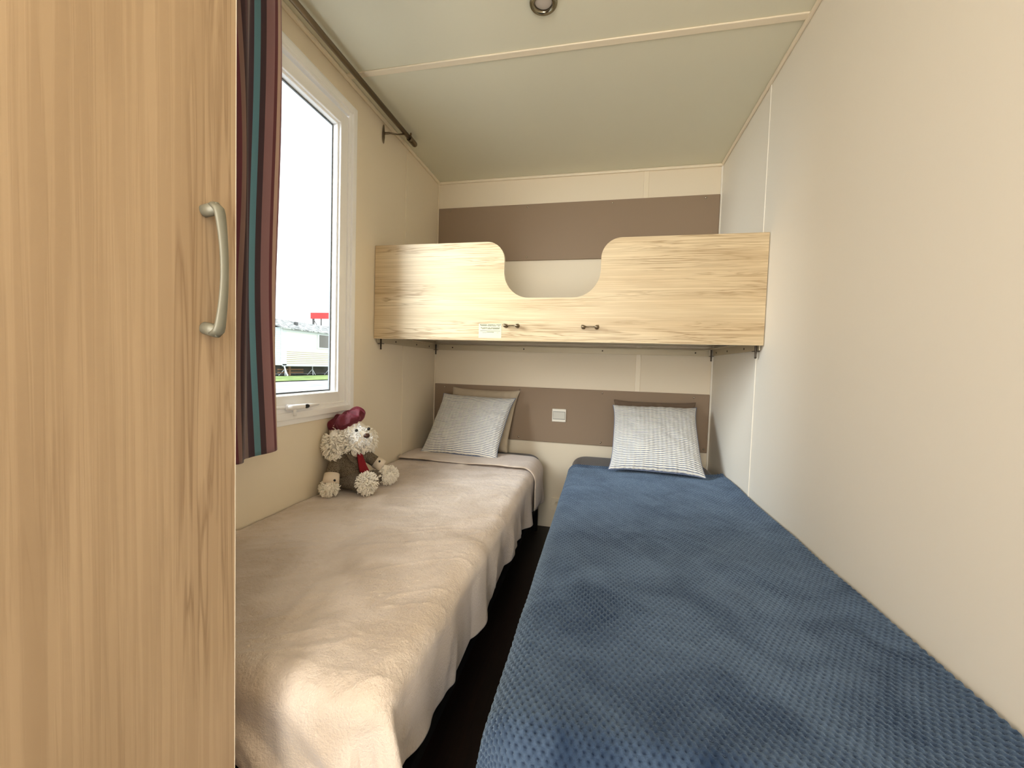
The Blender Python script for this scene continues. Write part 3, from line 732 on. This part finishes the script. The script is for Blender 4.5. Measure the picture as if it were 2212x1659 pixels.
# ---------------------------------------------------------------- ceiling spot
def spot(x, y, label, m):
    e = empty('ceiling_spotlight', (x, y, H), label=label, cat='ceiling light')
    b = bmesh.new(); R_, r2 = 0.0365, 0.0085; nn = 40
    pts = [(R_*math.cos(2*PI*i/nn), R_*math.sin(2*PI*i/nn), -0.006) for i in range(nn+1)]
    tube(b, pts, r2, n=14, cap=False); obj('ring', b, M['steel2'], e, smooth=True)
    b = bmesh.new(); lathe(b, [(0.028, -0.001), (0.028, -0.004), (0.0265, -0.005), (0.001, -0.0055)], (0, 0, 0), 'Z', 32); obj('lens', b, m, e, smooth=True)
    return e
M['steel2'] = mat('brushed_nickel', c(150, 142, 122), 0.25, metal=1.0)
spot(0.850, -1.198, 'small round nickel ceiling spotlight above the beds, at top edge of view', M['glass_lens'])

# ---------------------------------------------------------------- plush toy
rnd = random.Random(11); rg = np.random.RandomState(4)
toy = empty('plush_toy', (0.072, -1.040, 0.506), math.radians(-21), label='white curly plush dog in burgundy beret, tweed suit and red tie', cat='soft toy')
def tuft_cloud(me_out, items, mats=None):
    """items: (center, radii, count, length, exclude fn, matidx, rot). adds small curled locks all over ellipsoids"""
    b = bmesh.new()
    if me_out is not None: b.from_mesh(me_out)
    for cen, rad, cnt, ln_, keep, mi in items:
        cen = Vector(cen)
        for i in range(cnt):
            z = 1-2*(i+0.5)/cnt; th = i*2.399963+rnd.random()*0.6; rr_ = math.sqrt(max(0, 1-z*z))
            nn = Vector((rr_*math.cos(th), rr_*math.sin(th), z))
            p = cen+Vector((nn.x*rad[0], nn.y*rad[1], nn.z*rad[2]))
            nn = Vector((nn.x/rad[0], nn.y/rad[1], nn.z/rad[2])).normalized()
            if keep and not keep(p): continue
            t1 = nn.cross(Vector((rnd.uniform(-1, 1), rnd.uniform(-1, 1), rnd.uniform(-1, 1)))).normalized()
            l_ = ln_*rnd.uniform(0.7, 1.25); dn = (nn+Vector((0, 0, -0.25))+t1*0.2).normalized()
            pts = [p-nn*0.004, p+dn*l_*0.4+t1*l_*0.25, p+dn*l_*0.75+t1*l_*0.05, p+dn*l_*0.92-t1*l_*0.30]
            r0 = 0.0030*rnd.uniform(0.8, 1.2)*(ln_/0.016)**0.5
            nb = len(b.faces)
            tube(b, pts, [r0, r0*1.05, r0*0.8, r0*0.25], n=5)
            if mi:
                b.faces.ensure_lookup_table()
                for f_ in list(b.faces)[nb:]: f_.material_index = mi
    me = bpy.data.meshes.new('fur'); b.to_mesh(me); b.free()
    return me
HC = Vector((0.012, 0.0, 0.226))
bm = bmesh.new()
ell(bm, HC, (0.062, 0.066, 0.060)); ell(bm, HC+Vector((0.052, -0.002, -0.010)), (0.044, 0.042, 0.034)); ell(bm, (0.0, 0, 0.158), (0.032, 0.034, 0.045))
ell(bm, (0.0, 0, 0.085), (0.036, 0.044, 0.065))
ell(bm, (0.045, -0.118, 0.036), (0.026, 0.026, 0.026)); ell(bm, (0.034, -0.103, 0.065), (0.015, 0.015, 0.03)); ell(bm, (0.016, -0.078, 0.112), (0.013, 0.014, 0.032)); ell(bm, (0.005, -0.05, 0.135), (0.014, 0.025, 0.014))
ell(bm, (0.072, 0.125, 0.066), (0.020, 0.022, 0.018)); ell(bm, (0.045, 0.108, 0.085), (0.02, 0.025, 0.02)); ell(bm, (0.016, 0.075, 0.115), (0.013, 0.025, 0.018)); ell(bm, (0.005, 0.05, 0.135), (0.014, 0.025, 0.014))
ell(bm, (0.128, -0.012, 0.042), (0.024, 0.033, 0.036)); ell(bm, (0.085, -0.02, 0.042), (0.04, 0.024, 0.024)); ell(bm, (0.03, -0.012, 0.04), (0.035, 0.035, 0.028))
ell(bm, (0.085, 0.128, 0.036), (0.030, 0.035, 0.030)); ell(bm, (0.055, 0.075, 0.036), (0.022, 0.045, 0.02))
body_me = fused(bm, 0.004, 3)
def not_face(p): return not (p.x > 0.085 and abs(p.y) < 0.016 and 0.222 < p.z < 0.250)
me = tuft_cloud(body_me, [
    (HC, (0.062, 0.066, 0.060), 560, 0.021, lambda p: p.z < 0.248 and not (p.x > 0.055 and p.z > 0.235), 0),
    (HC+Vector((-0.004, -0.004, 0)), (0.060, 0.066, 0.056), 300, 0.016, lambda p: p.y < -0.02 and 0.235 < p.z < 0.262, 0),
    (HC, (0.062, 0.066, 0.060), 560, 0.011, lambda p: p.z < 0.268 and p.x > 0.050 and p.z > 0.235 and abs(abs(p.y+0.002)-0.029) > 0.008, 1),
    (HC+Vector((0.052, -0.002, -0.010)), (0.044, 0.042, 0.034), 320, 0.012, lambda p: not_face(p) and p.x > 0.03, 1),
    (HC+Vector((0.035, 0, -0.040)), (0.040, 0.05, 0.022), 220, 0.021, None, 0),
    ((0.045, -0.118, 0.034), (0.028, 0.028, 0.026), 190, 0.013, lambda p: p.z < 0.055, 0),
    ((0.130, -0.012, 0.044), (0.026, 0.035, 0.037), 300, 0.014, lambda p: p.x > 0.112, 0),
    ((0.085, 0.130, 0.040), (0.030, 0.036, 0.031), 300, 0.014, None, 0)])
new_obj('body', me, [M['fur'], M['fur_white']], toy, smooth=True)
for s, tw in ((-1, 0), (1, 0)):
    b = bmesh.new(); ell(b, (0.006, s*0.076, 0.196), (0.030, 0.022, 0.050)); em = bpy.data.meshes.new('e'); b.to_mesh(em); b.free()
    me = tuft_cloud(em, [((0.006, s*0.080, 0.190), (0.034, 0.026, 0.050), 330, 0.018, lambda p: p.z < 0.228, 0)])
    new_obj('ear', me, M['fur'], toy, smooth=True)
for s in (-1, 1):
    b = bmesh.new(); ell(b, (0.086, s*0.029-0.002, 0.252), (0.0062, 0.0062, 0.0062), sub=3); obj('eye', b, M['black'], toy, smooth=True)
b = bmesh.new(); ell(b, (0.113, -0.003, 0.231), (0.011, 0.013, 0.010), sub=3); obj('nose', b, M['nose'], toy, smooth=True)
# jacket
bm = bmesh.new()
ell(bm, (0.002, 0, 0.100), (0.055, 0.064, 0.070)); ell(bm, (0.0, 0, 0.145), (0.042, 0.062, 0.034)); ell(bm, (0.006, 0.004, 0.066), (0.060, 0.066, 0.034))
def limb(bm, a_, b2, ra, rb, n=7):
    a_ = Vector(a_); b2 = Vector(b2)
    for i in range(n):
        s_2 = i/(n-1); ell(bm, a_.lerp(b2, s_2), [ra+(rb-ra)*s_2]*3, sub=2)
limb(bm, (0.0, -0.055, 0.140), (0.032, -0.100, 0.078), 0.026, 0.027); limb(bm, (0.0, 0.055, 0.140), (0.036, 0.100, 0.098), 0.026, 0.025)
jk = new_obj('jacket', fused(bm, 0.0035, 4), M['tweed'], toy, smooth=True)
# lapels
b = bmesh.new()
for s in (-1, 1):
    q = [(0.046, s*0.030, 0.166), (0.060, s*0.012, 0.110), (0.062, s*0.040, 0.128), (0.050, s*0.050, 0.158)]
    vs = [b.verts.new(p) for p in q]; b.faces.new(vs if s > 0 else list(reversed(vs)))
lp = obj('lapel', b, M['tweed'], jk); sd = lp.modifiers.new('s', 'SOLIDIFY'); sd.thickness = 0.004; sd.offset = 0
bm = bmesh.new()
ell(bm, (0.010, 0, 0.036), (0.058, 0.066, 0.036)); limb(bm, (0.03, -0.024, 0.038), (0.102, -0.016, 0.042), 0.036, 0.036); limb(bm, (0.03, 0.035, 0.036), (0.062, 0.098, 0.036), 0.032, 0.030)
new_obj('trousers', fused(bm, 0.0035, 4), M['tweed2'], toy, smooth=True)
# shirt front, tie
b = bmesh.new(); ell(b, (0.030, 0.004, 0.150), (0.026, 0.026, 0.020)); obj('shirt_collar', b, M['felt'], toy, smooth=True)
b = bmesh.new()
tp = [(0.052, 0.002, 0.160, 0.011), (0.060, 0.004, 0.150, 0.010), (0.066, 0.007, 0.125, 0.013), (0.070, 0.012, 0.100, 0.016), (0.074, 0.018, 0.078, 0.019), (0.077, 0.022, 0.060, 0.004)]
L_, R2 = [], []
for x, y, z, w_ in tp: L_.append(b.verts.new((x, y-w_*1.15, z))); R2.append(b.verts.new((x, y+w_*1.15, z)))
for i in range(len(tp)-1): b.faces.new((L_[i], L_[i+1], R2[i+1], R2[i]))
ti = obj('tie', b, M['red_felt'], toy); sd = ti.modifiers.new('s', 'SOLIDIFY'); sd.thickness = 0.006; sd.offset = 0
sb = ti.modifiers.new('b', 'BEVEL'); sb.width = 0.002; sb.segments = 2
# cuffs with a button
def cuff(a_, b2, ra, rb):
    b = bmesh.new(); a_ = Vector(a_); b2 = Vector(b2)
    tube(b, [a_, a_.lerp(b2, 0.5), b2, b2.lerp(a_, 0.15)], [ra, (ra+rb)/2, rb, rb-0.005], n=28, cap=True)
    o = obj('cuff', b, M['felt'], toy, smooth=True)
    return o
c1 = cuff((0.030, -0.098, 0.082), (0.044, -0.113, 0.048), 0.0285, 0.031)
b = bmesh.new(); ell(b, (0.068, -0.112, 0.066), (.004, .0055, .0055), sub=2); obj('button', b, M['black'], c1, smooth=True)
c2 = cuff((0.040, 0.098, 0.098), (0.064, 0.119, 0.077), 0.0265, 0.026)
b = bmesh.new(); ell(b, (0.071, 0.096, 0.104), (.004, .005, .005), sub=2); obj('button', b, M['black'], c2, smooth=True)
# beret
bm = bmesh.new()
RB = Matrix.Rotation(math.radians(22), 3, 'X') @ Matrix.Rotation(math.radians(-10), 3, 'Y')
ell(bm, (0, 0, 0), (0.066, 0.074, 0.032), sub=5)
for v_ in bm.verts:
    p = v_.co; rr_ = math.hypot(p.x, p.y)/0.07; an = math.atan2(p.y, p.x)
    k_ = 1+0.14*noise.noise(Vector((p.x*30, p.y*30, p.z*30)))+0.07*math.sin(an*6+1+3*noise.noise(Vector((an, 0, 0))))*min(rr_, 1)
    v_.co = Vector((p.x*k_, p.y*k_, p.z*k_-0.020*math.exp(-(rr_/0.28)**2)*(p.z > 0)+(0.013*noise.noise(Vector((p.x*26, p.y*26, 5)))+0.007*math.sin(an*7+4*rr_)*min(rr_*1.5, 1))*(p.z > 0)))
bmesh.ops.transform(bm, matrix=Matrix.Translation((-0.004, -0.008, 0.284)) @ RB.to_4x4(), verts=bm.verts)
obj('beret', bm, M['red_velvet'], toy, smooth=True)

# ---------------------------------------------------------------- outside
M['gravel'] = mat('pale_gravel', c(150, 154, 160), 0.9, var=((1.2, 1.2, 1.2), c(200, 200, 200), 6, 0.40, 0.56))
M['grass'] = mat('short_grass', c(96, 128, 60), 0.9, var=((1.5, 1.5, 1.5), c(150, 166, 96), 5, 0.4, 0.6))
bm = bmesh.new()
pf = [(-0.8, -0.55), (-2.5, -0.4), (-6, 0.07), (-12, 0.06), (-16.4, 0.0), (-60, -0.05)]
yy0, yy1 = -8, 60
prev = None
for x, z in pf:
    cur = (bm.verts.new((x, yy0, z)), bm.verts.new((x, yy1, z)))
    if prev: bm.faces.new((prev[0], prev[1], cur[1], cur[0]))
    prev = cur
bmesh.ops.recalc_face_normals(bm, faces=bm.faces)
gr = obj('ground', bm, M['gravel']); gr['kind'] = 'structure'
bm = bmesh.new(); n = 60; va, vb = [], []
for i in range(n+1):
    y = 8+i*0.5; va.append(bm.verts.new((-12.0-0.35*noise.noise(Vector((y*.7, 0, 0))), y, 0.10))); vb.append(bm.verts.new((-16.55, y, 0.06)))
for i in range(n): bm.faces.new((va[i], va[i+1], vb[i+1], vb[i]))
bmesh.ops.recalc_face_normals(bm, faces=bm.faces)
gs = obj('grass', bm, M['grass']); tag(gs, 'strip of short green grass in front of the mobile home outside', 'grass', kind='stuff')
M['siding'] = mat('cream_siding', c(236, 232, 222), 0.6); M['siding_low'] = mat('tan_siding_groove', c(172, 160, 138), 0.7)
M['siding_end'] = mat('pale_blue_siding', c(196, 212, 216), 0.7); M['tile'] = mat('grey_roof_tile', c(112, 114, 114), 0.8, var=((3, 7, 7), c(180, 182, 180), 2, 0.45, 0.55))
M['under'] = mat('underside_shade', c(60, 58, 48), 0.9); M['wdark'] = mat('dark_window_glass', c(96, 92, 84), 0.2); M['timber'] = mat('weathered_timber', c(120, 90, 62), 0.8)
M['white_steel'] = mat('white_painted_steel', c(205, 210, 212), 0.5); M['sign_red'] = mat('red_sign_sheet', c(196, 52, 52), 0.5); M['post'] = mat('grey_steel_post', c(84, 84, 84), 0.6)
mh = empty('mobile_home', (-17.0, 22.0, 0.0), label='cream mobile home with grey tiled roof seen through the window', cat='mobile home')
minv = Matrix.Translation(mh.location).inverted()
def mp_(name, bm, m, parent=None, **k):
    o = obj(name, bm, m, parent or mh, **k)
    if not parent: o.matrix_parent_inverse = minv
    return o
hx, hy0, hy1, hz0, hz1 = -17.0, 17.9, 29.0, 0.66, 2.86
b = bmesh.new(); box(b, hx-3.6, hx, hy0, hy1, hz0, hz1)
wl = mp_('wall', b, M['siding'])
b = bmesh.new()
for i in range(13):
    z = hz0+0.10+i*0.115
    if i < 7: box(b, hx, hx+0.012, hy0+0.35, hy1, z, z+0.035, 0)
    else: box(b, hx, hx+0.006, hy0+0.35, hy1, z, z+0.008, 1)
mp_('siding_boards', b, [M['siding_low'], M['siding']])
b = bmesh.new()
for i in range(19): box(b, hx-3.5, hx-0.1, hy0-0.03, hy0, hz0+0.05+i*0.115, hz0+0.12+i*0.115)
mp_('end_siding', b, M['siding_end'])
b = bmesh.new(); box(b, hx-0.05, hx+0.03, hy0-0.03, hy0+0.30, hz0, hz1); box(b, hx-0.02, hx+0.04, hy0, hy1, hz1-0.22, hz1); box(b, hx-0.02, hx+0.03, hy0, hy1, hz0-0.05, hz0+0.07)
mp_('corner_trim', b, M['white_steel'])
b = bmesh.new()
q = [(hx+0.20, hz1-0.02), (hx-1.8, hz1+0.66), (hx-3.8, hz1-0.02), (hx-3.8, hz1-0.08), (hx-1.8, hz1+0.60), (hx+0.20, hz1-0.09)]
A0 = [b.verts.new((x, hy0-0.25, z)) for x, z in q]; A1 = [b.verts.new((x, hy1+0.25, z)) for x, z in q]
for i in range(6): b.faces.new((A0[i], A0[(i+1) % 6], A1[(i+1) % 6], A1[i]))
b.faces.new(A0); b.faces.new(list(reversed(A1))); bmesh.ops.recalc_face_normals(b, faces=b.faces)
rf = mp_('roof', b, M['tile'])
b = bmesh.new(); box(b, hx-0.9, hx-0.72, 19.85, 20.03, hz1+0.1, hz1+0.50); mp_('flue', b, M['post'])
b = bmesh.new(); box(b, hx, hx+0.05, 20.85, 23.4, 1.75, 2.78)
wf = mp_('window', b, M['white_steel'])
obj('pane', bx(hx+0.04, hx+0.06, 21.02, 23.2, 1.85, 2.66), M['wdark'], wf)
b = bmesh.new(); box(b, hx-3.2, hx-0.5, hy0+0.4, hy1-0.3, 0.13, hz0); mp_('chassis_gap_shade', b, M['under'])  # dark block deepened to paint the shade in the gap under the home
for y in (18.5, 20.9, 22.6):
    b = bmesh.new()
    for dx, dy in ((-.22, -.22), (.22, -.22), (0, .28)): tube(b, [(hx-0.35+dx, y+dy, 0.05), (hx-0.35, y, 0.42)], 0.022, n=6)
    tube(b, [(hx-0.35, y, 0.40), (hx-0.35, y, 0.66)], 0.03, n=8); mp_('axle_stand', b, M['white_steel'])
b = bmesh.new(); box(b, hx-0.6, hx-0.45, 18.2, 20.2, 0.18, 0.26); box(b, hx-0.6, hx-0.45, 18.2, 20.2, 0.36, 0.44); box(b, hx-0.5, hx-0.4, 18.9, 19.05, .04, .66)
mp_('timber_packing', b, M['timber'])
b = bmesh.new(); tube(b, [(hx+0.45, hy0-0.1, 0.05), (hx+0.05, hy0+0.1, 0.62)], 0.04, n=6); mp_('prop', b, M['white_steel'])
sg = empty('red_sign', (-22.0, 27.4, 0), label='red rectangular sign raised on grey posts behind the mobile home', cat='sign')
sinv = Matrix.Translation(sg.location).inverted()
o = obj('board', bx(-22.62, -20.9, 27.3, 27.4, 4.42, 4.93), M['sign_red'], sg); o.matrix_parent_inverse = sinv
for x in (-22.45, -21.72):
    b = bmesh.new(); box(b, x-0.08 if x < -22 else x-0.03, x+0.08 if x < -22 else x+0.03, 27.4, 27.5, 0.0, 4.45); o = obj('post', b, M['post'], sg); o.matrix_parent_inverse = sinv
b = bmesh.new(); tube(b, [(-22.35, 27.45, 4.25), (-21.95, 27.45, 3.70)], 0.03, n=6); o = obj('brace', b, M['post'], sg); o.matrix_parent_inverse = sinv
